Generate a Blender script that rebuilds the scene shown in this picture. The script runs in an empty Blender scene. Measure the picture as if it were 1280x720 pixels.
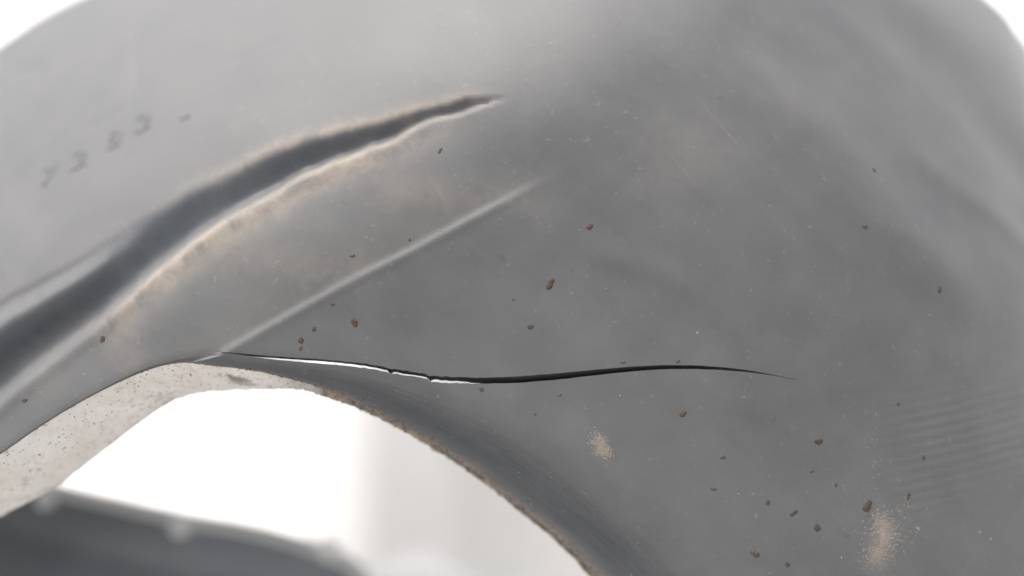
import bpy, bmesh, math, random
import numpy as np
from mathutils import Vector, Matrix, Quaternion
from mathutils.geometry import delaunay_2d_cdt

random.seed(7)
rng = np.random.default_rng(7)
C = bpy.context.scene.collection
S = bpy.context.scene

# ------------------------------------------------------------------ camera, world, sun, exposure
D = 130.0            # mm from the lens to the sharpest part of the cover
PX = 0.125           # mm per photo pixel at that distance
AX = 105.0           # mm, height of the lens axis above the table
cam = bpy.data.cameras.new('camera')
cam_o = bpy.data.objects.new('camera', cam)
C.objects.link(cam_o)
cam_o.location = (0, -D / 1000, AX / 1000)
cam_o.rotation_euler = (math.radians(90), 0, 0)
cam.sensor_width = 36.0
cam.lens = 36.0 * D / (1280 * PX)
cam.clip_start = 0.005
cam.clip_end = 50
cam.dof.use_dof = True
cam.dof.focus_distance = 0.1315
cam.dof.aperture_fstop = 3.3
S.camera = cam_o

world = bpy.data.worlds.new('World')
S.world = world
world.use_nodes = True
wn = world.node_tree
bg = wn.nodes['Background']
sky = wn.nodes.new('ShaderNodeTexSky')
sky.sky_type = 'NISHITA'
sky.sun_disc = False
SUN_DIR = Vector((-0.30, -0.28, 0.91)).normalized()      # towards the light
sun_el = math.asin(SUN_DIR.z)
sky.sun_elevation = sun_el
sky.sun_rotation = math.atan2(SUN_DIR.x, SUN_DIR.y)
sky.air_density = 1.0
sky.dust_density = 8.0
sky.ozone_density = 0.6
hs = wn.nodes.new('ShaderNodeHueSaturation')      # a thin veil of cloud: paler blue
hs.inputs['Saturation'].default_value = 0.45
wn.links.new(sky.outputs['Color'], hs.inputs['Color'])
wn.links.new(hs.outputs['Color'], bg.inputs['Color'])
bg.inputs['Strength'].default_value = 0.15
sun = bpy.data.lights.new('sun', 'SUN')
sun.energy = 1.45
sun.angle = math.radians(40)
sun.color = (1.0, 0.97, 0.93)
sun_o = bpy.data.objects.new('sun', sun)
C.objects.link(sun_o)
sun_o.location = (-0.5, -0.3, 1.0)
sun_o.rotation_euler = SUN_DIR.to_track_quat('Z', 'Y').to_euler()

S.view_settings.view_transform = 'Standard'
S.view_settings.look = 'None'
S.view_settings.gamma = 1
S.view_settings.use_curve_mapping = False
S.view_settings.exposure = 0.74
S.render.engine = 'CYCLES'
S.cycles.use_denoising = True
S.cycles.max_bounces = 8

# ------------------------------------------------------------------ small helpers
def polyline(pts, step):
    """Catmull-Rom through pts, resampled at an even step."""
    p = np.array(pts, float)
    q = np.vstack([2 * p[0] - p[1], p, 2 * p[-1] - p[-2]])
    out = []
    for i in range(1, len(q) - 2):
        a, b, c, d = q[i - 1], q[i], q[i + 1], q[i + 2]
        t = np.linspace(0, 1, 24, endpoint=False)[:, None]
        out.append(0.5 * (2 * b + (c - a) * t + (2 * a - 5 * b + 4 * c - d) * t ** 2 + (3 * b - a - 3 * c + d) * t ** 3))
    out.append(p[-1][None])
    out = np.vstack(out)
    return resample(out, step)

def resample(P, step=None, n=None):
    s = np.concatenate([[0], np.cumsum(np.linalg.norm(np.diff(P, axis=0), axis=1))])
    if n is None:
        n = max(2, int(round(s[-1] / step)) + 1)
    u = np.linspace(0, s[-1], n)
    return np.stack([np.interp(u, s, P[:, k]) for k in range(P.shape[1])], 1)

def sstep(t):
    t = np.clip(t, 0, 1)
    return t * t * (3 - 2 * t)

def dist_poly(Q, P):
    """distance, side (>0 on the left of travel) and arc fraction from points Q to the open polyline P"""
    A, B = P[:-1], P[1:]
    AB = B - A
    L2 = (AB ** 2).sum(1) + 1e-12
    seg = np.concatenate([[0], np.cumsum(np.sqrt(L2))])
    dd = np.empty(len(Q)); ss = np.empty(len(Q)); ff = np.empty(len(Q))
    for i in range(0, len(Q), 20000):
        q = Q[i:i + 20000]
        AQ = q[:, None] - A[None]
        t = np.clip((AQ * AB[None]).sum(2) / L2, 0, 1)
        R = AQ - t[..., None] * AB[None]
        d2 = (R ** 2).sum(2)
        k = d2.argmin(1)
        r = np.arange(len(q))
        dd[i:i + 20000] = np.sqrt(d2[r, k])
        ss[i:i + 20000] = np.sign(AB[k, 0] * AQ[r, k, 1] - AB[k, 1] * AQ[r, k, 0])
        ff[i:i + 20000] = (seg[k] + t[r, k] * np.sqrt(L2[k])) / seg[-1]
    return dd, ss, ff

def inside(Q, P):
    x, y = Q[:, 0], Q[:, 1]
    r = np.zeros(len(Q), bool)
    for (x1, y1), (x2, y2) in zip(P, np.roll(P, -1, 0)):
        m = (y1 > y) != (y2 > y)
        if m.any():
            r[m] ^= x[m] < (x2 - x1) * (y[m] - y1) / (y2 - y1) + x1
    return r

# ------------------------------------------------------------------ the shape of the cover: depth over its own plane (mm)
def base(X, Z):
    t = -0.58 * (X - 10) + 0.815 * (Z + 28) - 44
    t = np.where(t > 0, t, 0)
    b = np.where(t < 42, 0.0092 * t * t, 0.0092 * 42 * 42 + 0.7728 * (t - 42))
    r = np.clip(X - 28, 0, None)
    b = b + 0.0030 * np.minimum(r, 90) ** 2
    q = np.clip(0.62 * (X - 26) + 0.78 * (Z - 2), 0, None)
    b = b + np.where(q < 48, 0.0040 * q * q, 0.0040 * 48 * 48 + 0.384 * (q - 48))
    u = np.clip(Z - 4, 0, None)
    b = b + 0.0018 * np.minimum(u, 80) ** 2
    return b

def at(pts, extra=0.0):
    """points of the cover's plane that the photograph shows at these pixels"""
    p = np.array(pts, float)
    ex = np.broadcast_to(np.array(extra, float), (len(p),))
    x = (p[:, 0] - 640) * PX
    z = (360 - p[:, 1]) * PX
    lo = np.zeros(len(p)) - 5
    hi = np.zeros(len(p)) + 400
    for _ in range(50):
        m = (lo + hi) / 2
        k = (D + m) / D
        g = m - base(x * k, z * k) - ex
        hi = np.where(g > 0, m, hi)
        lo = np.where(g > 0, lo, m)
    k = (D + lo) / D
    return np.stack([x * k, z * k], 1)

fold_px = [(-60, 606), (0, 566), (60, 525), (120, 490), (180, 461), (230, 448), (275, 445), (330, 449), (400, 460), (470, 476), (540, 500), (600, 529), (660, 563), (720, 605), (780, 652), (830, 697), (868, 740), (900, 790), (930, 860)]
edge_px = [(-60, 608.5), (0, 568.5), (60, 527.3), (120, 492.3), (180, 464.5), (225, 454), (270, 458), (320, 464), (370, 476), (400, 485), (450, 505), (500, 531), (550, 560), (600, 595), (650, 634), (700, 676), (745, 722), (790, 785), (825, 860)]
def in_dist(px, table):
    a = np.array(table, float)
    return np.interp(np.array(px)[:, 0], a[:, 0], a[:, 1])
fold_c = polyline(fold_px, 2.0)
NS = 900
fold_s = resample(fold_c, n=NS)
edge_s = resample(polyline(edge_px, 2.0), n=NS)
# pair the edge with the fold by running fraction, so that ribs of the lip run square to it
lip_depth = in_dist(fold_s, [(-100, 0.3), (180, 0.4), (300, 1.5), (400, 3.6), (500, 6.0), (600, 8.5), (760, 11.0), (950, 12.0)])
F = at(fold_s)
E = at(edge_s, base(F[:, 0], F[:, 1]) * 0 + lip_depth)
# run the left and the right leg of the arch down to the table
leg_l = polyline([tuple(F[0]), (-130, -62), (-148, -88), (-154, -AX)], 0.8)[1:]
leg_r = polyline([tuple(F[-1]), (41, -78), (43.5, -92), (44, -AX)], 0.8)[1:]
FF = np.vstack([leg_l[::-1], F, leg_r])
offl = (E[0] - F[0]); offr = (E[-1] - F[-1])
EE = np.vstack([leg_l[::-1] + offl, E, leg_r + offr])
LD = np.concatenate([np.full(len(leg_l), lip_depth[0]), lip_depth, np.full(len(leg_r), lip_depth[-1])])

out_px = [(-80, 82), (-12, 30), (80, -24), (220, -86), (400, -135), (650, -170), (900, -165), (1120, -110), (1262, -20), (1322, 40)]
O = polyline([tuple(q) for q in at(out_px)], 0.8)
o_l = polyline([(-205, -AX), (-206, -60), (-196, 0), (-165, 34), tuple(O[0])], 1.2)[:-1]
o_r = polyline([tuple(O[-1]), (132, 5), (140, -40), (142, -AX)], 1.2)[1:]
OUT = np.vstack([o_l, O, o_r])

# features
gu = at([(-150, 470), (-60, 412), (0, 372), (80, 326), (150, 288), (240, 232), (310, 200), (380, 172), (440, 156), (500, 141), (570, 128), (642, 119)])
gl = at([(-150, 650), (-60, 566), (0, 512), (70, 452), (140, 396), (210, 335), (270, 290), (330, 252), (395, 218), (450, 192), (540, 155), (642, 121)])
GU = polyline(gu, 1.5); GL = polyline(gl, 1.5)
_g = np.random.default_rng(11)
for _P in (GU, GL):       # the edges wander a little
    _j = np.convolve(_g.normal(0, 1, len(_P)), np.ones(3) / 3, 'same') * 0.42 + np.convolve(_g.normal(0, 1, len(_P)), np.ones(9) / 9, 'same') * 0.5
    _j[-6:] *= np.linspace(1, 0, 6)
    _P[:, 1] += _j
CB = polyline(at([(150, 520), (230, 472), (270, 448), (350, 402), (440, 352), (500, 322), (560, 290), (620, 258), (712, 210)]), 1.5)
R1 = polyline(at([(1100, 165), (1150, 200), (1200, 238), (1262, 284), (1320, 340)]), 1.5)
R2 = polyline(at([(1060, -30), (1130, 40), (1190, 100), (1250, 175), (1330, 290)]), 1.5)
R3 = polyline(at([(900, 60), (990, 130), (1060, 215), (1150, 320), (1260, 420)]), 1.5)
R4 = polyline(at([(700, 300), (800, 330), (870, 370), (960, 450)]), 1.5)
M1 = polyline(at([(172, 10), (170, 60), (168, 122), (110, 162)]), 1.0)
M2 = polyline(at([(-20, 110), (20, 88), (46, 84), (50, 100), (30, 135), (0, 158)]), 1.0)
M3 = polyline(at([(292, 76), (320, 64), (350, 50)]), 1.0)
DR = at([(1190, 560)])[0]
rb_a = at([(1120, 587), (1260, 554)]); RB_DIR = (rb_a[1] - rb_a[0]) / np.linalg.norm(rb_a[1] - rb_a[0])
RB_N = np.array([-RB_DIR[1], RB_DIR[0]])

CLEAN = [None]
def rel(X, Z, with_roll=True):
    Q = np.stack([X, Z], 1)
    y = base(X, Z)
    dust = np.zeros(len(X))
    # long groove: a hollow that faces down under the upper panel, then a short bank that faces up
    dU, sU, fU = dist_poly(Q, GU)
    dL, sL, fL = dist_poly(Q, GL)
    w = dU + dL
    f = np.clip(dU / np.maximum(w, 1e-6), 0, 1)
    ins = (sU < 0) & (sL > 0)
    amp = np.minimum(w * (0.33 + 0.17 * sstep((fU - 0.5) / 0.3)), 8.0) * sstep((1 - fU) / 0.04)
    bank = 1 - sstep((f - 0.70) / 0.30)
    p1 = sstep(f / 0.72) * bank
    p2 = (0.09 * sstep(f / 0.12) - 0.20 * sstep((f - 0.09) / 0.22) + 1.05 * sstep((f - 0.28) / 0.42)) * bank
    kk = 1 - sstep((fU - 0.25) / 0.25)
    prof = p1 * (1 - kk) + p2 * kk
    y = y + np.where(ins, amp * prof, 0)
    CLEAN[0] = np.where(ins, (1 - kk * (1 - sstep((f - 0.27) / 0.12))) * sstep((f - 0.04) / 0.22) * (1 - sstep((f - 0.58) / 0.22)), 0) * sstep((1 - fU) / 0.12)  # left band kept paler, standing in for the sky's reflection
    # soft raised bead along the lower bank
    bead = np.exp(-(dL / 1.5) ** 2) * sstep((1 - fL) / 0.25)
    y = y - 0.45 * bead
    dust += np.where(fL < 0.995, np.exp(-(np.where(sL > 0, dL / 1.4, dL / 3.2)) ** 2) * sstep((fL - 0.30) / 0.2) * sstep((1 - fL) / 0.25) * 0.72, 0)
    dust += 0.48 * np.exp(-(np.where(sU > 0, dU / 1.4, dU / 1.8)) ** 2) * sstep((fU - 0.45) / 0.2) * sstep((1 - fU) / 0.1)
    for (cx, cz), (sx, sz), k in zip(at([(750, 557), (1105, 662), (1098, 692), (640, 250), (520, 240), (158, 430), (290, 318), (400, 330), (60, 470), (860, 180)]), [(0.75, 1.3), (1.5, 2.2), (2.2, 2.4), (6, 3), (7, 3), (3, 5), (9, 4), (8, 4), (4, 3), (12, 8)], (0.75, 0.62, 0.42, 0.12, 0.24, 0.20, 0.14, 0.12, 0.10, 0.10)):
        dust += k * np.exp(-((X - cx) / sx) ** 2 - ((Z - cz) / sz) ** 2)
    # crease: narrow bevel that faces up, ground falls back above it
    dB, sB, fB = dist_poly(Q, CB)
    a = sstep((1 - fB) / 0.22) * sstep(fB / 0.12)
    up = np.where(sB > 0, sstep(dB / 0.85) * np.exp(-(dB / 10.0) ** 2), 0)
    y = y + 0.34 * a * up
    y = y - 0.14 * a * np.exp(-(dB / 0.8) ** 2)
    dust += 0.08 * a * np.where(sB > 0, np.exp(-((dB - 1.5) / 4.0) ** 2), 0)
    # soft swellings on the right shoulder
    for P, am, sg in ((R1, -0.32, 2.8), (R2, 0.9, 8.0), (R3, -1.3, 6.0), (R4, -0.25, 2.4)):
        d, s, ff = dist_poly(Q, P)
        y = y + am * np.exp(-(d / sg) ** 2) * sstep(ff / 0.3) * sstep((1 - ff) / 0.3)
    # faint moulding marks on the upper panel
    for P, am in ((M1, 0.22), (M2, 0.30), (M3, 0.16)):
        d, s, ff = dist_poly(Q, P)
        y = y + am * np.exp(-(d / 0.8) ** 2)
    # moulded ribs low on the right
    v = (Q - DR) @ RB_N; u = (Q - DR) @ RB_DIR
    m = sstep((u + 17) / 14) * np.exp(-(v / 9.5) ** 4)
    y = y + 0.10 * m * (0.85 + 0.2 * np.sin(u * 0.21 + v * 0.4)) * np.sin(2 * math.pi * v / 1.62 + 0.12 * np.sin(u * 0.4))
    # large uneven waves
    y = y + 0.28 * np.sin(X * 0.071 + 0.6) * np.sin(Z * 0.093 + 1.1) + 0.10 * np.sin(X * 0.23 + Z * 0.19) * np.sin(Z * 0.17 - X * 0.11 + 2)
    if with_roll:
        R = 11.0
        d2, s, ff = dist_poly(Q, OUT)
        y = y + 5.0 * np.clip(1 - d2 / 30.0, 0, 1) ** 2
        d, s, ff = dist_poly(Q, OUT)
        q = np.clip(1 - d / R, 0, 1)
        y = y + R * (1 - np.sqrt(np.maximum(1 - q * q, 0)))
        # the surface eases over towards the rolled lip
        d, s, ff = dist_poly(Q, FF)
        rr = np.interp(Q[:, 0], [-60, -30, 10, 40], [0.6, 2.0, 5.0, 6.0])
        q = np.clip(1 - d / rr, 0, 1)
        y = y + 0.16 * rr * q * q
    return y, dust

# ------------------------------------------------------------------ materials
def mat(name):
    m = bpy.data.materials.new(name)
    m.use_nodes = True
    nt = m.node_tree
    return m, nt, nt.nodes['Principled BSDF']

def noise(nt, vec, scale, detail=6, rough=0.6, dist=0.0):
    n = nt.nodes.new('ShaderNodeTexNoise')
    n.inputs['Scale'].default_value = scale
    n.inputs['Detail'].default_value = detail
    n.inputs['Roughness'].default_value = rough
    n.inputs['Distortion'].default_value = dist
    nt.links.new(vec, n.inputs['Vector'])
    return n.outputs['Fac']

def ramp(nt, fac, stops):
    r = nt.nodes.new('ShaderNodeValToRGB')
    e = r.color_ramp.elements
    while len(e) < len(stops):
        e.new(0.5)
    for k, (p, c) in enumerate(stops):
        e[k].position = p
        e[k].color = (*c, 1) if len(c) == 3 else c
    nt.links.new(fac, r.inputs['Fac'])
    return r.outputs['Color']

def mix(nt, fac, a, b, mode='MIX'):
    n = nt.nodes.new('ShaderNodeMix')
    n.data_type = 'RGBA'
    n.blend_type = mode
    for sock, v in ((n.inputs[0], fac), (n.inputs[6], a), (n.inputs[7], b)):
        if isinstance(v, bpy.types.NodeSocket):
            nt.links.new(v, sock)
        elif isinstance(v, (int, float)):
            sock.default_value = v
        else:
            sock.default_value = (*v, 1)
    return n.outputs[2]

def math_n(nt, op, a, b):
    n = nt.nodes.new('ShaderNodeMath')
    n.operation = op
    n.use_clamp = True
    for s, v in ((n.inputs[0], a), (n.inputs[1], b)):
        if isinstance(v, bpy.types.NodeSocket):
            nt.links.new(v, s)
        else:
            s.default_value = v
    return n.outputs[0]

def bump(nt, b, h, strength, distance):
    n = nt.nodes.new('ShaderNodeBump')
    n.inputs['Strength'].default_value = strength
    n.inputs['Distance'].default_value = distance
    nt.links.new(h, n.inputs['Height'])
    nt.links.new(n.outputs['Normal'], b.inputs['Normal'])

def stretch(nt, vec, rot, scale):
    n = nt.nodes.new('ShaderNodeMapping')
    n.inputs['Rotation'].default_value = rot
    nt.links.new(vec, n.inputs['Vector'])
    k = nt.nodes.new('ShaderNodeMapping')
    k.inputs['Scale'].default_value = scale
    nt.links.new(n.outputs['Vector'], k.inputs['Vector'])
    return k.outputs['Vector']

def W(v):
    return (v, v, v)

def cover_material(name, plastic, film, tan, rough, streak=False, film_bias=0.0, sheen=0.28):
    m, nt, b = mat(name)
    clean = None
    tc = nt.nodes.new('ShaderNodeTexCoord').outputs['Object']
    n1 = noise(nt, tc, 38, 8, 0.62, 0.6)
    n2 = noise(nt, tc, 150, 6, 0.6)
    n3 = noise(nt, tc, 900, 4, 0.65)
    sv = stretch(nt, tc, (0, math.radians(-38), 0), (30, 30, 220))
    ns = noise(nt, sv, 1.0, 5, 0.6, 0.4)
    f = ramp(nt, n1, [(0.30 - film_bias, W(0.15)), (0.72 - film_bias, W(0.9))])
    f = mix(nt, 0.35, f, ramp(nt, n2, [(0.35, W(0)), (0.7, W(1))]))
    f = mix(nt, 0.13, f, ramp(nt, ns, [(0.38, W(0)), (0.66, W(1))]))
    col = mix(nt, f, plastic, film)
    if streak:      # cleaner plastic down the roll, colour also darkened for shade; dusty near the fold
        sw = nt.nodes.new('ShaderNodeAttribute')
        sw.attribute_name = 'sweep'
        sx = nt.nodes.new('ShaderNodeSeparateXYZ')
        nt.links.new(sw.outputs['Vector'], sx.inputs[0])
        edge_n = mix(nt, 0.30, sx.outputs['Z'], noise(nt, sw.outputs['Vector'], 1.3, 5))
        clean = ramp(nt, edge_n, [(0.14, W(0)), (0.36, W(1))])
        col = mix(nt, clean, mix(nt, f, (0.064, 0.068, 0.073), (0.112, 0.113, 0.114)), col)
    # fine grit: pale and dark pin-pricks
    col = mix(nt, ramp(nt, n3, [(0.63, W(0)), (0.80, W(0.35))]), col, tan)
    # tan grime where it gathers on the banks and creases
    at_n = nt.nodes.new('ShaderNodeAttribute')
    at_n.attribute_name = 'grime'
    g = math_n(nt, 'MULTIPLY', at_n.outputs['Fac'], ramp(nt, noise(nt, tc, 210, 7, 0.68, 0.8), [(0.30, W(0.15)), (0.66, W(1.0))]))
    col = mix(nt, g, col, tan)
    # small brown flat stains
    col = mix(nt, ramp(nt, noise(nt, tc, 330, 2, 0.5, 0.6), [(0.735, W(0)), (0.80, W(0.55))]), col, (0.075, 0.055, 0.045))
    # stray blotches
    bl = ramp(nt, noise(nt, tc, 62, 4, 0.5, 1.2), [(0.66, W(0)), (0.80, W(0.12))])
    col = mix(nt, bl, col, (0.20, 0.165, 0.13))
    if streak:
        sw = nt.nodes.new('ShaderNodeAttribute')
        sw.attribute_name = 'sweep'
        s2 = sw.outputs['Vector']
        st = math_n(nt, 'MULTIPLY', clean, ramp(nt, noise(nt, s2, 1.0, 6, 0.62, 0.5), [(0.46, W(0)), (0.72, W(0.8))]))
        col = mix(nt, st, col, film)
    cn = nt.nodes.new('ShaderNodeAttribute')
    cn.attribute_name = 'clean'            # dust-free plastic inside the groove; skips the pale painted reflection band
    if not streak:
        g0 = math_n(nt, 'SUBTRACT', cn.outputs['Fac'], math_n(nt, 'MULTIPLY', g, 1.0))
        g0 = math_n(nt, 'MULTIPLY', g0, ramp(nt, noise(nt, tc, 75, 5, 0.6, 0.7), [(0.32, W(0.35)), (0.58, W(0.95))]))
        col = mix(nt, g0, col, mix(nt, n2, (0.040, 0.050, 0.063), (0.068, 0.079, 0.091)))
        # fine hairline scuffs
        for rot, sc, th in ((-52, (40, 40, 1300), 0.66), (-24, (60, 60, 1900), 0.70)):
            hv = stretch(nt, tc, (0, math.radians(rot), 0), sc)
            hs_ = ramp(nt, noise(nt, hv, 1.0, 3, 0.5, 0.3), [(th - 0.02, W(0)), (th + 0.06, W(0.11))])
            hm = math_n(nt, 'MULTIPLY', hs_, ramp(nt, noise(nt, tc, 45, 3, 0.5, 0.5), [(0.46, W(0)), (0.62, W(1))]))
            col = mix(nt, hm, col, (0.24, 0.235, 0.225))
    nt.links.new(col, b.inputs['Base Color'])
    r = mix(nt, f, W(rough), W(min(rough + 0.16, 0.9)))
    if not streak:
        r = mix(nt, g0, r, W(0.30))
    r = mix(nt, g, r, W(0.9))
    nt.links.new(r, b.inputs['Roughness'])
    b.inputs['Specular IOR Level'].default_value = 0.55
    b.inputs['Sheen Weight'].default_value = sheen          # the film of dust
    b.inputs['Sheen Roughness'].default_value = 0.45
    h = mix(nt, 0.5, n2, n3)
    bump(nt, b, h, 0.22, 0.0003)
    return m

TAN = (0.36, 0.305, 0.25)
M_cover = cover_material('dusty black plastic', (0.064, 0.068, 0.073), (0.112, 0.113, 0.114), TAN, 0.52)
M_lip = cover_material('clean shaded lip plastic', (0.025, 0.032, 0.043), (0.074, 0.080, 0.087), TAN, 0.40, streak=True, film_bias=-0.06, sheen=0.1)  # dark tint also carries the shade of the down-facing roll

m, nt, b = mat('dusty cut edge')
tc = nt.nodes.new('ShaderNodeTexCoord').outputs['Object']
n1 = noise(nt, tc, 160, 8, 0.66, 0.6)
n2 = noise(nt, tc, 520, 6, 0.7)
col = ramp(nt, n1, [(0.24, (0.50, 0.41, 0.32)), (0.38, (0.74, 0.70, 0.65)), (0.60, (0.82, 0.80, 0.78)), (0.8, (0.86, 0.82, 0.76))])
col = mix(nt, ramp(nt, n2, [(0.58, W(0)), (0.74, W(0.75))]), col, (0.20, 0.155, 0.12))
col = mix(nt, ramp(nt, noise(nt, tc, 95, 5, 0.7, 0.4), [(0.58, W(0)), (0.68, W(0.8))]), col, (0.17, 0.135, 0.105))
an = nt.nodes.new('ShaderNodeAttribute'); an.attribute_name = 'grime'
col = mix(nt, an.outputs['Fac'], col, mix(nt, ramp(nt, n2, [(0.40, W(0)), (0.66, W(1))]), (0.075, 0.055, 0.045), (0.42, 0.33, 0.25)))
nt.links.new(col, b.inputs['Base Color'])
b.inputs['Roughness'].default_value = 0.85
bump(nt, b, mix(nt, 0.5, n1, n2), 0.5, 0.0006)
M_edge = m

m, nt, b = mat('raw crack wall')
b.inputs['Base Color'].default_value = (0.022, 0.022, 0.026, 1)
b.inputs['Roughness'].default_value = 0.6
tc = nt.nodes.new('ShaderNodeTexCoord').outputs['Object']
bump(nt, b, noise(nt, tc, 1400, 4), 0.4, 0.0003)
M_crack = m

def plain(name, c1, c2, scale, rough, bstr=0.3, bd=0.0003):
    m, nt, b = mat(name)
    tc = nt.nodes.new('ShaderNodeTexCoord').outputs['Object']
    n = noise(nt, tc, scale, 6, 0.62)
    nt.links.new(ramp(nt, n, [(0.3, c1), (0.7, c2)]), b.inputs['Base Color'])
    b.inputs['Roughness'].default_value = rough
    bump(nt, b, n, bstr, bd)
    return m
M_speck = plain('dried brown dirt', (0.034, 0.026, 0.022), (0.095, 0.070, 0.055), 1500, 0.9)
M_speck2 = plain('dried reddish dirt', (0.045, 0.035, 0.029), (0.115, 0.088, 0.070), 1500, 0.9)
M_grain = plain('pale tan dust', (0.20, 0.17, 0.135), (0.33, 0.285, 0.23), 900, 0.95)
M_white = plain('pale lint', (0.32, 0.31, 0.30), (0.5, 0.48, 0.46), 900, 0.8)
M_cloth = plain('white sheet', (0.78, 0.775, 0.765), (0.83, 0.825, 0.815), 60, 0.9, 0.1, 0.0005)
M_board = plain('pale grey board', (0.72, 0.712, 0.70), (0.78, 0.772, 0.76), 14, 0.7, 0.1, 0.0005)
M_panel = plain('dark grey panel plastic', (0.19, 0.205, 0.222), (0.24, 0.255, 0.272), 55, 0.45)
def see_through(m, fac):
    nt = m.node_tree
    t = nt.nodes.new('ShaderNodeBsdfTranslucent')
    t.inputs['Color'].default_value = (0.92, 0.92, 0.91, 1)
    mx = nt.nodes.new('ShaderNodeMixShader')
    mx.inputs[0].default_value = fac
    nt.links.new(nt.nodes['Principled BSDF'].outputs[0], mx.inputs[1])
    nt.links.new(t.outputs[0], mx.inputs[2])
    nt.links.new(mx.outputs[0], nt.nodes['Material Output'].inputs['Surface'])
M_rim = plain('pale backlit rim', (0.86, 0.855, 0.85), (0.9, 0.895, 0.89), 120, 0.6)  # white colour stands in for strong light from behind the rim
see_through(M_rim, 0.7)
see_through(M_board, 0.30)
M_table = plain('pale grey tabletop', (0.28, 0.277, 0.27), (0.34, 0.337, 0.33), 30, 0.6)

# ------------------------------------------------------------------ mesh building
def link(name, verts, faces, material, parent=None, grime=None, smooth=True):
    me = bpy.data.meshes.new(name)
    me.from_pydata([tuple(v) for v in np.asarray(verts) / 1000.0], [], [tuple(int(i) for i in f) for f in faces])
    me.materials.append(material)
    if smooth:
        me.polygons.foreach_set('use_smooth', [True] * len(me.polygons))
    if grime is not None:
        a = me.attributes.new('grime', 'FLOAT', 'POINT')
        a.data.foreach_set('value', np.asarray(grime, np.float32))
    me.update()
    o = bpy.data.objects.new(name, me)
    C.objects.link(o)
    if parent:
        o.parent = parent
    return o

def world3(X, Y, Z):
    return np.stack([X, Y, Z + AX], 1)

def strip(rows):
    """faces joining equal-length rows of points"""
    n = len(rows[0])
    V = np.vstack(rows)
    Fc = []
    for r in range(len(rows) - 1):
        a, c = r * n, (r + 1) * n
        Fc += [(a + i, a + i + 1, c + i + 1, c + i) for i in range(n - 1)]
    return V, Fc

def empty(name, label, cat, loc=(0, 0, 0), group=None):
    o = bpy.data.objects.new(name, None)
    o.empty_display_size = 0.02
    C.objects.link(o)
    o.location = loc
    o['label'] = label
    o['category'] = cat
    if group:
        o['group'] = group
    return o

# ------------------------------------------------------------------ the setting
def sheet(name, x0, x1, y0, y1, z, material, nx=40, ny=40, fn=None):
    xs, ys = np.meshgrid(np.linspace(x0, x1, nx), np.linspace(y0, y1, ny))
    zs = np.full_like(xs, z) if fn is None else fn(xs, ys)
    V = np.stack([xs.ravel(), ys.ravel(), zs.ravel()], 1)
    Fc = [(r * nx + i, r * nx + i + 1, (r + 1) * nx + i + 1, (r + 1) * nx + i) for r in range(ny - 1) for i in range(nx - 1)]
    return link(name, V, Fc, material)
table = sheet('table', -20000, 20000, -20000, 20000, 0, M_table, 12, 12)
table['kind'] = 'structure'

# white sheet: lies on the table behind the cover, sweeps up and hangs in soft folds
def cloth_mesh():
    n, mrows = 160, 70
    V = []
    for j in range(mrows):
        s = j / (mrows - 1) * 900
        for i in range(n):
            x = -700 + 1400 * i / (n - 1)
            R = 230
            flat = 210
            if s < flat:
                y, z, k = 25 + s, 0.0, 0
            elif s < flat + R * 0.85:
                a = (s - flat) / R
                y, z, k = 120 + flat + R * math.sin(a), R * (1 - math.cos(a)), a / 0.85
            else:
                a = 0.85
                e = s - flat - R * a
                y = 25 + flat + R * math.sin(a) + e * math.cos(a)
                z = R * (1 - math.cos(a)) + e * math.sin(a)
                k = 1
            w = sstep(k) * (7 * math.sin(x * 0.017 + 0.4) + 2 * math.sin(x * 0.041 + 1.3))
            V.append((x, y + w, z + 5))
    Fc = [(r * n + i, r * n + i + 1, (r + 1) * n + i + 1, (r + 1) * n + i) for r in range(mrows - 1) for i in range(n - 1)]
    return V, Fc
V, Fc = cloth_mesh()
o = link('white_sheet', V, Fc, M_cloth)
o['label'] = 'white sheet glowing behind the dark cover, hanging in soft folds'
o['category'] = 'sheet'

# pale grey curtain hanging between the sheet and the cover, behind the right half of the opening
V, Fc = [], []
n, mrows = 120, 30
for j in range(mrows):
    for i in range(n):
        x = -78 + 222 * i / (n - 1)
        lift = 13 * math.exp(-((x + 28) / 16) ** 2)
        z = 6 + lift + (330 - lift) * j / (mrows - 1)
        y = 142 + 5 * math.sin(x * 0.085 + 0.8) + 2.5 * math.sin(x * 0.17 + z * 0.01) + 0.03 * z + 55 * math.exp(-(x + 78) / 16)
        V.append((x + 0.10 * (120 - z) * math.exp(-i / 30) * -0.4, y, z))
Fc = [(a * n + i, a * n + i + 1, (a + 1) * n + i + 1, (a + 1) * n + i) for a in range(mrows - 1) for i in range(n - 1)]
o = link('curtain', V, Fc, M_board)
o['label'] = 'pale grey curtain seen blurred behind the right half of the arched opening'
o['category'] = 'curtain'

# ------------------------------------------------------------------ the cracked cover
cover = empty('moulded_cover', 'dusty dark grey moulded cover with a long crack above its arched opening', 'cover')

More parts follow.
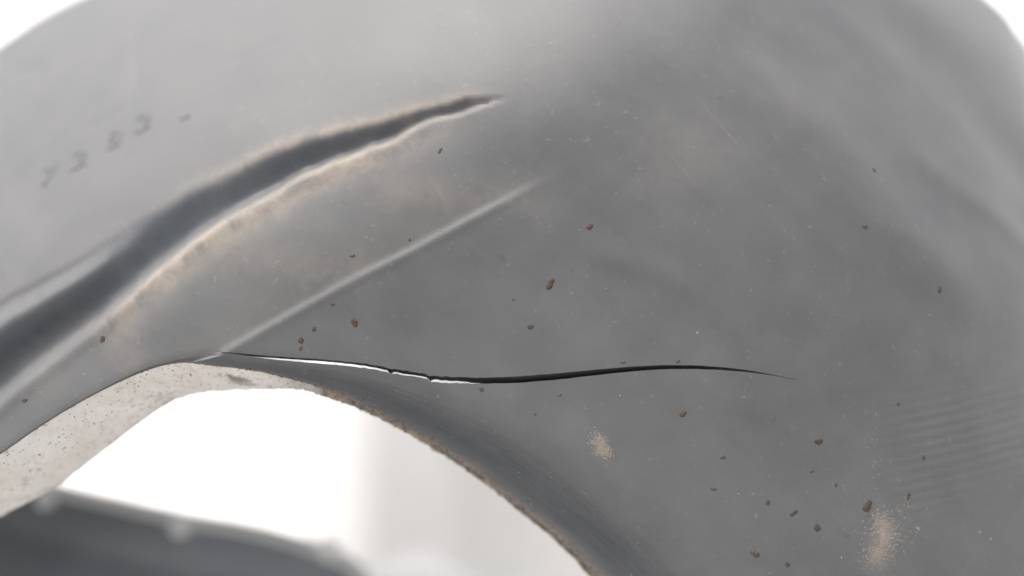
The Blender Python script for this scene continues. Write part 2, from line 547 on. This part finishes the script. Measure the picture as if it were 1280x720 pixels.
crack_up = [(268, 439), (300, 441.5), (345, 445.5), (400, 449), (440, 452.5), (470, 456.5), (487, 459.6), (490, 461.6), (493, 461.4), (510, 463.8), (530, 466.6), (536, 470.0), (542, 469.8), (560, 471), (600, 472.2), (650, 470.4), (700, 466.4), (750, 461.4), (790, 458), (830, 456.2), (870, 456.7), (905, 459.1), (940, 463.3), (970, 469), (997, 475.2)]
crack_lo = [(268, 439.2), (300, 443.6), (345, 449.8), (400, 454.4), (440, 458.2), (470, 462.2), (484, 464.6), (487, 467), (493, 467), (510, 469.6), (530, 472.4), (536, 473.6), (538, 477.2), (560, 478.6), (600, 479.6), (650, 478.6), (700, 474.2), (750, 468.4), (790, 464.0), (830, 461.4), (870, 461.2), (905, 462.6), (940, 465.6), (970, 470.0), (997, 475.5)]
def jag(P, seed, amp):
    """lineal resample with a little roughness, kept x-monotone"""
    x = np.arange(P[0][0], P[-1][0] + 0.1, 2.0)
    a = np.array(P)
    y = np.interp(x, a[:, 0], a[:, 1])
    # smooth only away from the torn steps
    k = np.array([0.25, 0.5, 0.25])
    ys = y.copy()
    for _ in range(14):
        ys[1:-1] = k[0] * ys[:-2] + k[1] * ys[1:-1] + k[2] * ys[2:]
    wgt = np.exp(-((x - 512) / 34.0) ** 4)
    y = ys * (1 - wgt) + y * wgt
    r = np.random.default_rng(seed).normal(0, 1, len(x))
    r = np.convolve(r, np.ones(3) / 3, 'same')
    env = np.where((x > 400) & (x < 600), 1.0, 0.25) * np.clip((x - 268) / 60, 0, 1) * np.clip((997 - x) / 120, 0, 1)
    return np.stack([x, y + amp * r * env], 1)
cu_px, cl_px = jag(crack_up, 3, 0.55), jag(crack_lo, 5, 0.6)
CU, CL = at(cu_px), at(cl_px)

def build_shell():
    bottom_l = np.stack([np.linspace(FF[0, 0], OUT[0, 0], 40)[1:-1], np.full(38, -AX)], 1)
    bottom_r = np.stack([np.linspace(OUT[-1, 0], FF[-1, 0], 80)[1:-1], np.full(78, -AX)], 1)
    loop = np.vstack([OUT, bottom_r, FF[::-1], bottom_l])
    crack = np.vstack([CU, CL[::-1][1:-1]])
    # hexagonal fill, fine where the picture looks, coarse outside
    def hexes(x0, x1, z0, z1, h):
        ys = np.arange(z0, z1, h * 0.866)
        P = [np.stack([np.arange(x0, x1, h) + (h / 2 if k % 2 else 0), np.full(len(np.arange(x0, x1, h)), y)], 1) for k, y in enumerate(ys)]
        return np.vstack(P)
    fine = hexes(-118, 108, -50, 68, 0.62)
    coarse = hexes(-212, 150, -AX + 1, 112, 2.6)
    c_in = (coarse[:, 0] > -118.5) & (coarse[:, 0] < 108.5) & (coarse[:, 1] > -50.5) & (coarse[:, 1] < 68.5)
    P = np.vstack([fine, coarse[~c_in]])
    P = P[inside(P, loop)]
    d, s, f = dist_poly(P, np.vstack([loop, loop[:1]]))
    P = P[d > 0.4]
    d, s, f = dist_poly(P, np.vstack([crack, crack[:1]]))
    cin = inside(P, crack)
    P = P[(d > 0.22) & ~cin]
    # rings close to the outline so that the roll-over is smooth
    nrm = np.gradient(OUT, axis=0); nrm /= np.linalg.norm(nrm, axis=1)[:, None]
    nrm = np.stack([nrm[:, 1], -nrm[:, 0]], 1)
    rings = [OUT + nrm * q for q in (0.06, 0.25, 0.6, 1.1)]
    rings = np.vstack(rings)
    rings = rings[inside(rings, loop)]
    d, s, f = dist_poly(P, OUT)
    P = P[d > 1.4]
    P += rng.normal(0, 0.02, P.shape)
    n0, n1 = len(loop), len(crack)
    allp = np.vstack([loop, crack, rings, P])
    edges = [(i, (i + 1) % n0) for i in range(n0)] + [(n0 + i, n0 + (i + 1) % n1) for i in range(n1)]
    vo, eo, fo, _, _, _ = delaunay_2d_cdt([Vector(p) for p in allp], edges, [], 0, 1e-5, False)
    vo = np.array([tuple(v) for v in vo])
    fo = np.array([f for f in fo if len(f) == 3])
    cen = vo[fo].mean(1)
    keep = inside(cen, loop) & ~inside(cen, crack)
    fo = fo[keep]
    used = np.unique(fo)
    remap = np.full(len(vo), -1); remap[used] = np.arange(len(used))
    vo = vo[used]; fo = remap[fo]
    # all faces turned to the camera (-Y)
    a, b_, c_ = vo[fo[:, 0]], vo[fo[:, 1]], vo[fo[:, 2]]
    cr = (b_[:, 0] - a[:, 0]) * (c_[:, 1] - a[:, 1]) - (b_[:, 1] - a[:, 1]) * (c_[:, 0] - a[:, 0])
    fo[cr < 0] = fo[cr < 0][:, ::-1]
    y, dust = rel(vo[:, 0], vo[:, 1])
    clean = CLEAN[0]
    o = link('shell', world3(vo[:, 0], y, vo[:, 1]), fo, M_cover, cover, dust)
    a = o.data.attributes.new('clean', 'FLOAT', 'POINT')
    a.data.foreach_set('value', clean.astype(np.float32))
    return o
shell = build_shell()

# side wall running back from the outline
y_out, _ = rel(OUT[:, 0], OUT[:, 1])
V, Fc = strip([world3(OUT[:, 0], y_out + q, OUT[:, 1]) for q in (0, 1, 3, 6, 10)])
link('side_wall', V, Fc, M_cover, cover, np.zeros(len(V)))

# rolled lip round the opening, from the fold to the edge
yF, _ = rel(FF[:, 0], FF[:, 1])
rows = []
NL = 26
for k in range(NL + 1):
    t = k / NL
    a = t * math.pi / 2
    q = 0.72 * math.sin(a) + 0.28 * t
    e = (1 - math.cos(a)) * 0.6 + 0.4 * t
    P = FF + (EE - FF) * q
    wob = 0.10 * np.sin(FF[:, 0] * 0.9 + 5 * t) * t * LD / 10
    rows.append(world3(P[:, 0], yF + LD * e + wob, P[:, 1]))
LIP_ROWS = rows
V, Fc = strip(rows)
gr = np.concatenate([np.full(len(FF), 1.0 * max(0, (k / NL - 0.5) / 0.5) ** 1.3) * np.interp(FF[:, 0], [-60, -40, -20], [0.8, 0.8, 1.0]) for k in range(NL + 1)])
lip = link('rolled_lip', V, Fc, M_lip, cover, gr)
run = np.concatenate([[0], np.cumsum(np.linalg.norm(np.diff(FF, axis=0), axis=1))])
sw = lip.data.attributes.new('sweep', 'FLOAT_VECTOR', 'POINT')
sw.data.foreach_set('vector', np.concatenate([np.stack([run * 0.09, np.full(len(FF), 16.0 * k / NL) + 0.02 * run, k / NL * np.interp(FF[:, 0], [-45, -22], [0.0, 1.0])], 1) for k in range(NL + 1)]).astype(np.float32).ravel())

# dusty cut edge of the opening (wide on the left, a thin torn line on the right)
xpx = np.concatenate([np.full(len(leg_l), -60.0), edge_s[:, 0], np.full(len(leg_r), 830.0)])
ex_depth = np.interp(xpx, [-60, 60, 200, 300, 380, 420, 850], [16, 15, 12, 9, 3.5, 1.6, 1.6])
back_px = polyline([(-60, 688), (0, 650), (75, 609), (130, 567), (175, 532), (212, 507), (235, 498), (270, 491), (330, 487), (370, 487), (400, 493), (450, 512), (500, 536.5), (550, 566), (600, 600), (650, 639), (700, 681), (742, 727), (787, 790), (822, 862)], 2.0)
back_s = resample(back_px, n=NS)
# pair by the same running fraction of x
bx = edge_s[:, 0] + np.interp(edge_s[:, 0], [-60, 0, 120, 200, 280, 340, 400], [14, 16, 22, 18, 6, 1, 0])
by = np.interp(bx, back_s[:, 0], back_s[:, 1])
exd_m = ex_depth[len(leg_l):len(leg_l) + NS]
K = at(np.stack([bx, by], 1), lip_depth + exd_m)
KK = np.vstack([leg_l[::-1] + offl + (K[0] - E[0]), K, leg_r + offr + (K[-1] - E[-1])])
yE = yF + LD
yK = np.concatenate([(yE + ex_depth)[:len(leg_l)], base(K[:, 0], K[:, 1]) + lip_depth + exd_m, (yE + ex_depth)[len(leg_l) + NS:]])
rows = []
NF = 18
nse = rng.normal(0, 1, (NF + 1, len(EE)))
for _ in range(2):
    nse[:, 1:-1] = (nse[:, :-2] + 2 * nse[:, 1:-1] + nse[:, 2:]) / 4
tear = rng.normal(0, 1, len(EE)); tear = np.convolve(tear, np.ones(9) / 9, 'same'); tear = tear + 0.9 * np.convolve(rng.normal(0, 1, len(EE)), np.ones(21) / 21, 'same')
for k in range(NF + 1):
    t = k / NF
    q = t + 0.12 * math.sin(t * math.pi)
    P = EE + (KK - EE) * q
    step = 1.3 * sstep(np.array([(t - 0.56) / 0.1]))[0] * np.interp(xpx, [0, 60, 240, 330], [1, 1, 0.6, 0])
    am = 0.16 * (1 if 0 < k else 0)
    tz = tear * 0.17 * t * np.interp(xpx, [300, 420], [0.25, 1])
    rows.append(world3(P[:, 0] + am * nse[k] * 0.6, yE + (yK - yE) * t + step * 0 + am * nse[k], P[:, 1] + am * nse[k] + tz + step * 0.4))
V, Fc = strip(rows)
gr = np.concatenate([np.interp(xpx, [330, 400, 440], [0.0, 0.55, 0.9]) * (1 - 0.8 * sstep(np.array([(k / NF - 0.72) / 0.2]))[0]) for k in range(NF + 1)])
link('cut_edge', V, Fc, M_edge, cover, gr)
CUT_ROWS = rows
# inner face behind the cut edge
V, Fc = strip([rows[-1], rows[-1] + np.array([0.2, 0.5, 0.6]), rows[-1] + np.array([0.3, 0.3, 1.4])])
link('inner_face', V, Fc, M_edge, cover, np.full(len(V), 0.0))

# crack walls: the break runs slanting through the plastic
yU, _ = rel(CU[:, 0], CU[:, 1]); yL, _ = rel(CL[:, 0], CL[:, 1])
xs = cu_px[:, 0]
gap = cl_px[:, 1] - cu_px[:, 1]
dark = np.interp(xs, [268, 300, 345, 400, 440, 470, 484, 488, 493, 512, 532, 537, 541, 545, 575, 600, 640, 1000], [1.3, 1.2, 0.55, 0.45, 0.50, 0.58, 0.66, 1.05, 0.7, 0.74, 0.7, 1.05, 0.62, 0.60, 0.70, 1.0, 1.6, 1.8])
TH = 1.6
CUb = at(np.stack([cu_px[:, 0], cu_px[:, 1] + gap * dark], 1), TH)
rows = []
for k in range(7):
    t = k / 6
    P = CU + (CUb - CU) * t
    r = rng.normal(0, 0.035, len(P)) * (1 if 0 < k < 6 else 0)
    rows.append(world3(P[:, 0], yU + TH * t, P[:, 1] + r))
rows.append(world3(CUb[:, 0], yU + TH + 0.6, CUb[:, 1] + 3.0))
V, Fc = strip(rows)
link('crack_wall', V, Fc, M_crack, cover)
rows = [world3(CL[:, 0], yL, CL[:, 1]), world3(CL[:, 0], yL + 0.5, CL[:, 1] - 0.25), world3(CL[:, 0], yL + 1.6, CL[:, 1] - 1.0)]
V, Fc = strip(rows)
link('crack_wall', V, Fc, M_crack, cover)

# ---- things stuck on or moulded into the cover
def frame_at(px):
    p = at([px])[0]
    e = 0.6
    X = np.array([p[0], p[0] + e, p[0]]); Z = np.array([p[1], p[1], p[1] + e])
    y, _ = rel(X, Z)
    tx = Vector((e, y[1] - y[0], 0)).normalized()
    tz = Vector((0, y[2] - y[0], e)).normalized()
    n = tx.cross(tz).normalized()
    if n.y > 0:
        n = -n
    return Vector((p[0], y[0], p[1] + AX)), tx, n

def blob_mesh(name, seed, material):
    """a flat dried splash: a few thin lobes run together"""
    r = random.Random(seed)
    from mathutils import noise as mn
    bm = bmesh.new()
    for k in range(r.randint(5, 9)):
        d = r.random() ** 0.7 * (0.62 if k else 0)
        a = r.uniform(0, 6.28)
        rad = r.uniform(0.30, 0.58) * (1.25 - 0.5 * d)
        c = Vector((d * math.cos(a), d * math.sin(a) * 0.7, 0))
        g = bmesh.ops.create_icosphere(bm, subdivisions=2, radius=rad)
        for v in g['verts']:
            f = 1 + 0.6 * mn.noise(v.co * 3 + Vector((seed, k, 0)))
            v.co = Vector((v.co.x * f, v.co.y * f, v.co.z * 0.10)) + c
    for f in bm.faces:
        f.smooth = True
    me = bpy.data.meshes.new(name)
    bm.to_mesh(me); bm.free()
    me.materials.append(material)
    return me
speck_meshes = [blob_mesh('dirt_speck', k, M_speck if k % 3 else M_speck2) for k in range(1, 8)]

specks = [(443, 402, 9, 1), (688, 356, 10, 2), (663, 408, 6, 4), (737, 284, 6, 5), (1025, 552, 8, 1), (993, 641, 7, 2), (1022, 659, 7, 4), (1085, 634, 10, 5),
          (853, 517, 6, 3), (903, 572, 5, 6), (892, 611, 5, 3), (1046, 607, 4, 6), (550, 188, 5, 2), (377, 425, 6, 4), (393, 411, 5, 1), (376, 436, 4, 2), (440, 320, 5, 6),
          (642, 375, 3, 4), (1137, 622, 6, 2), (985, 706, 5, 5), (943, 692, 8, 6), (1155, 572, 4, 4), (1124, 507, 5, 2), (1077, 284, 5, 6), (1170, 362, 6, 3), (779, 453, 4, 3),
          (601, 486, 5, 6), (848, 451, 4, 6), (700, 494, 3, 3), (669, 518, 3, 6), (1090, 214, 5, 4), (128, 424, 6, 5), (32, 500, 6, 4), (512, 300, 3, 6), (416, 381, 3, 2), (1016, 590, 3, 3), (960, 628, 4, 5)]
for i, (x, y, sz, k) in enumerate(specks):
    loc, tx, n = frame_at((x, y))
    o = bpy.data.objects.new('dirt_speck', speck_meshes[k - 1])
    C.objects.link(o)
    ty = n.cross(tx)
    M = Matrix((tx, ty, n)).transposed().to_4x4()
    spin = Matrix.Rotation(random.uniform(0, 6.28), 4, 'Z')
    q = sz * PX * 0.95 / 1000 * (1 + loc.y / D)
    o.matrix_world = Matrix.Translation(loc / 1000) @ M @ spin @ Matrix.Diagonal((q, q * random.uniform(0.6, 0.95), q, 1))
    o.parent = cover

def grains(name, spots, material, on=None):
    """many grains too small to pick apart, joined into one part"""
    V, Fc = [], []
    tet = np.array([(1, 0, -.2), (-.4, .85, -.2), (-.55, -.75, -.2), (0.1, 0, .8), (.3, .6, .5), (-.5, 0, .45)])
    tf = [(0, 1, 4), (1, 2, 5), (2, 0, 3), (0, 4, 3), (1, 5, 4), (2, 3, 5), (3, 4, 5)]
    if on is None:
        P = at([(s[0], s[1]) for s in spots])
        y, _ = rel(P[:, 0], P[:, 1])
    else:
        P, y = on
    for (px, py, sz), p, yy in zip(spots, P, y):
        a = random.uniform(0, 6.28); r = sz * PX * 0.5 * (1 + yy / D)
        ca, sa = math.cos(a), math.sin(a)
        k = len(V)
        for v in tet:
            vx = (v[0] * random.uniform(.7, 1.3)); vz = v[1] * random.uniform(.7, 1.3)
            V.append((p[0] + r * (vx * ca - vz * sa), yy - 0.55 * r * v[2], p[1] + AX + r * (vx * sa + vz * ca)))
        Fc += [(k + t[0], k + t[1], k + t[2]) for t in tf]
    o = link(name, V, Fc, material, cover, smooth=False)
    o['kind'] = 'stuff'
    return o

def cluster(cx, cy, sx, sy, n, lo, hi, rot=0):
    out = []
    for _ in range(n):
        a, b_ = random.gauss(0, 1) * sx, random.gauss(0, 1) * sy
        c, s = math.cos(rot), math.sin(rot)
        out.append((cx + a * c - b_ * s, cy + a * s + b_ * c, random.uniform(lo, hi)))
    return out
sp = cluster(746, 550, 4.5, 6, 170, 0.5, 2.6, -0.5) + cluster(753, 562, 5.5, 4.5, 150, 0.5, 2.6) + cluster(758, 566, 4, 5, 50, 0.8, 2.8)
sp += cluster(1102, 654, 9, 9, 300, 0.5, 2.8) + cluster(1110, 672, 12, 12, 300, 0.5, 2.6) + cluster(1098, 690, 14, 16, 150, 0.8, 2.6) + cluster(1130, 640, 6, 18, 40, 0.8, 2.6) + cluster(1150, 662, 2, 2, 6, 1.5, 3.5)
sp += cluster(1095, 560, 5, 28, 50, 0.6, 2.0)
grains('dust_patch', sp, M_grain)
grains('dust_patch', cluster(1085, 634, 4, 6, 60, 0.8, 2.4) + cluster(1022, 658, 3, 5, 30, 0.8, 2.0) + cluster(943, 690, 5, 5, 24, 0.7, 2.0), M_speck)
sp = []
while len(sp) < 36:
    x, y = random.uniform(330, 1279), random.uniform(240, 719)
    if inside(np.array([[x, y]]), np.array(fold_px + [(640, 1000), (-60, 1000)], float))[0]:
        continue
    sp.append((x, y, random.choice([0.6, 0.7, 0.8, 0.9, 1.0, 1.2, 1.7])))
sp += [(872, 416, 2.6), (1239, 674, 3.2), (1225, 665, 3.0), (930, 496, 2.4), (1266, 574, 2.6), (923, 617, 2.4), (775, 494, 2), (1052, 697, 2.4)]
grains('lint_fleck', sp, M_white)

# crumbs of dirt along the torn edge and on the roll above it
LIP_ROWS = np.array(LIP_ROWS)
CR = np.array(CUT_ROWS)
for mt, n, (t0, t1), (lo, hi) in ((M_grain, 420, (0.72, 1.0), (0.8, 3.2)), (M_speck, 620, (0.62, 1.0), (0.8, 3.4)), (M_white, 60, (0.3, 1.0), (0.7, 1.8)), (M_grain, 110, (0.03, 0.22), (0.6, 1.5))):
    i = rng.integers(len(leg_l) + 330, len(leg_l) + NS, n)
    k = np.clip(((t0 + (t1 - t0) * rng.random(n) ** (0.6 if t1 > 0.5 else 1.0)) * NL).astype(int), 0, NL)
    q = LIP_ROWS[k, i]
    grains('edge_crumb', [(0, 0, v) for v in rng.uniform(lo, hi, n)], mt, on=(np.stack([q[:, 0], q[:, 2] - AX], 1), q[:, 1]))
for mt, n, (lo, hi) in ((M_speck, 150, (0.8, 3.0)), (M_grain, 260, (0.8, 3.6)), (M_white, 200, (1.0, 4.0))):
    i = rng.integers(len(leg_l), len(leg_l) + 480, n)
    k = np.clip((rng.random(n) ** 1.5 * NF).astype(int), 0, NF)
    q = CR[k, i]
    grains('edge_crumb', [(0, 0, v) for v in rng.uniform(lo, hi, n)], mt, on=(np.stack([q[:, 0], q[:, 2] - AX], 1), q[:, 1]))

# moulded digits on the upper panel
def digit(ch, px, size, ang, dep=0.11):
    cu = bpy.data.curves.new('moulded_digit', 'FONT')
    cu.body = ch
    cu.size = size / 1000
    cu.extrude = dep / 1000
    cu.bevel_depth = 0.08 / 1000
    cu.align_x = 'CENTER'; cu.align_y = 'CENTER'
    t = bpy.data.objects.new('moulded_digit', cu)
    dg = bpy.context.evaluated_depsgraph_get()
    C.objects.link(t)
    dg.update()
    me = bpy.data.meshes.new_from_object(t.evaluated_get(dg))
    bpy.data.objects.remove(t)
    me.materials.append(M_cover)
    o = bpy.data.objects.new('moulded_digit', me)
    C.objects.link(o)
    loc, tx, n = frame_at(px)
    ty = n.cross(tx)
    M = Matrix((tx, ty, n)).transposed().to_4x4()
    o.matrix_world = Matrix.Translation(loc / 1000) @ M @ Matrix.Rotation(math.radians(ang), 4, 'Z')
    o.parent = cover
for ch, p in (('7', (60, 221)), ('2', (100, 200)), ('8', (142, 176)), ('2', (180, 154)), ('-', (232, 144))):
    digit(ch, p, 7.0, 24)

# ------------------------------------------------------------------ the second dark panel seen through the opening
def place(px, y):
    return ((px[0] - 640) * PX * (D + y) / D, (360 - px[1]) * PX * (D + y) / D + AX)
Y2 = 78.0
top = polyline([place(p, Y2) for p in [(-260, 560), (-120, 578), (0, 602), (70, 617), (150, 633), (230, 650), (300, 662), (360, 678), (410, 698), (440, 716), (456, 742), (462, 790)]] + [(place((463, 0), Y2)[0], 0.5)], 1.2)
panel = empty('curved_panel', 'blurred dark curved panel with a pale rim standing low behind the arched opening', 'panel', (top[len(top) // 2][0] / 1000, Y2 / 1000, 0))
def rel_to(o, V):
    return np.asarray(V) - np.array(o.location) * 1000
# outer face leans and bulges towards the camera lower down
def pan_y(x, z, zt):
    h = np.clip(zt - z, 0, None)
    return Y2 + 0.0016 * (x + 80) ** 2 - 0.30 * h + 1.4 * np.exp(-((h - 12) / 3.0) ** 2)
rows = []
for k in range(30):
    t = k / 29
    zz = top[:, 1] * (1 - t) + 0.3 * t
    rows.append(np.stack([top[:, 0], pan_y(top[:, 0], zz, top[:, 1]), zz], 1))
back = [r + np.array([0, 3.0, 0]) for r in rows]
V, Fc = strip(rows[::-1] + back)
link('panel_body', rel_to(panel, V), Fc, M_panel, panel)
# rounded rim
n = len(top)
tg = np.gradient(top, axis=0); tg /= np.linalg.norm(tg, axis=1)[:, None]
nn = np.stack([-tg[:, 1], tg[:, 0]], 1)
yc = pan_y(top[:, 0], top[:, 1], top[:, 1]) + 1.0
rows = []
for k in range(13):
    a = 2 * math.pi * k / 12
    r = 2.2
    rows.append(np.stack([top[:, 0] + nn[:, 0] * r * math.sin(a) * 0.8, yc + r * math.cos(a), top[:, 1] + nn[:, 1] * r * math.sin(a) * 0.8], 1))
V, Fc = strip(rows)
link('rim', rel_to(panel, V), Fc, M_rim, panel)
bm = bmesh.new()
bmesh.ops.create_uvsphere(bm, u_segments=20, v_segments=12, radius=1)
for v in bm.verts:
    if v.co.z < 0:
        v.co.x *= 1 - 0.12 * abs(v.co.z)
for f in bm.faces:
    f.smooth = True
nub = bpy.data.meshes.new('nub')
bm.to_mesh(nub); bm.free()
nub.materials.append(M_rim)
for p, r in (((54, 626), 2.3), ((228, 655), 2.7), ((410, 688), 2.6)):
    x, z = place(p, Y2 - 3)
    o = bpy.data.objects.new('nub', nub)
    C.objects.link(o)
    o.parent = panel
    o.location = Vector((x, float(pan_y(np.array([x]), np.array([z]), np.array([z]))[0]) - 4.0, z)) / 1000 - panel.location
    o.scale = (r / 1000, r * 1.1 / 1000, r * 1.05 / 1000)
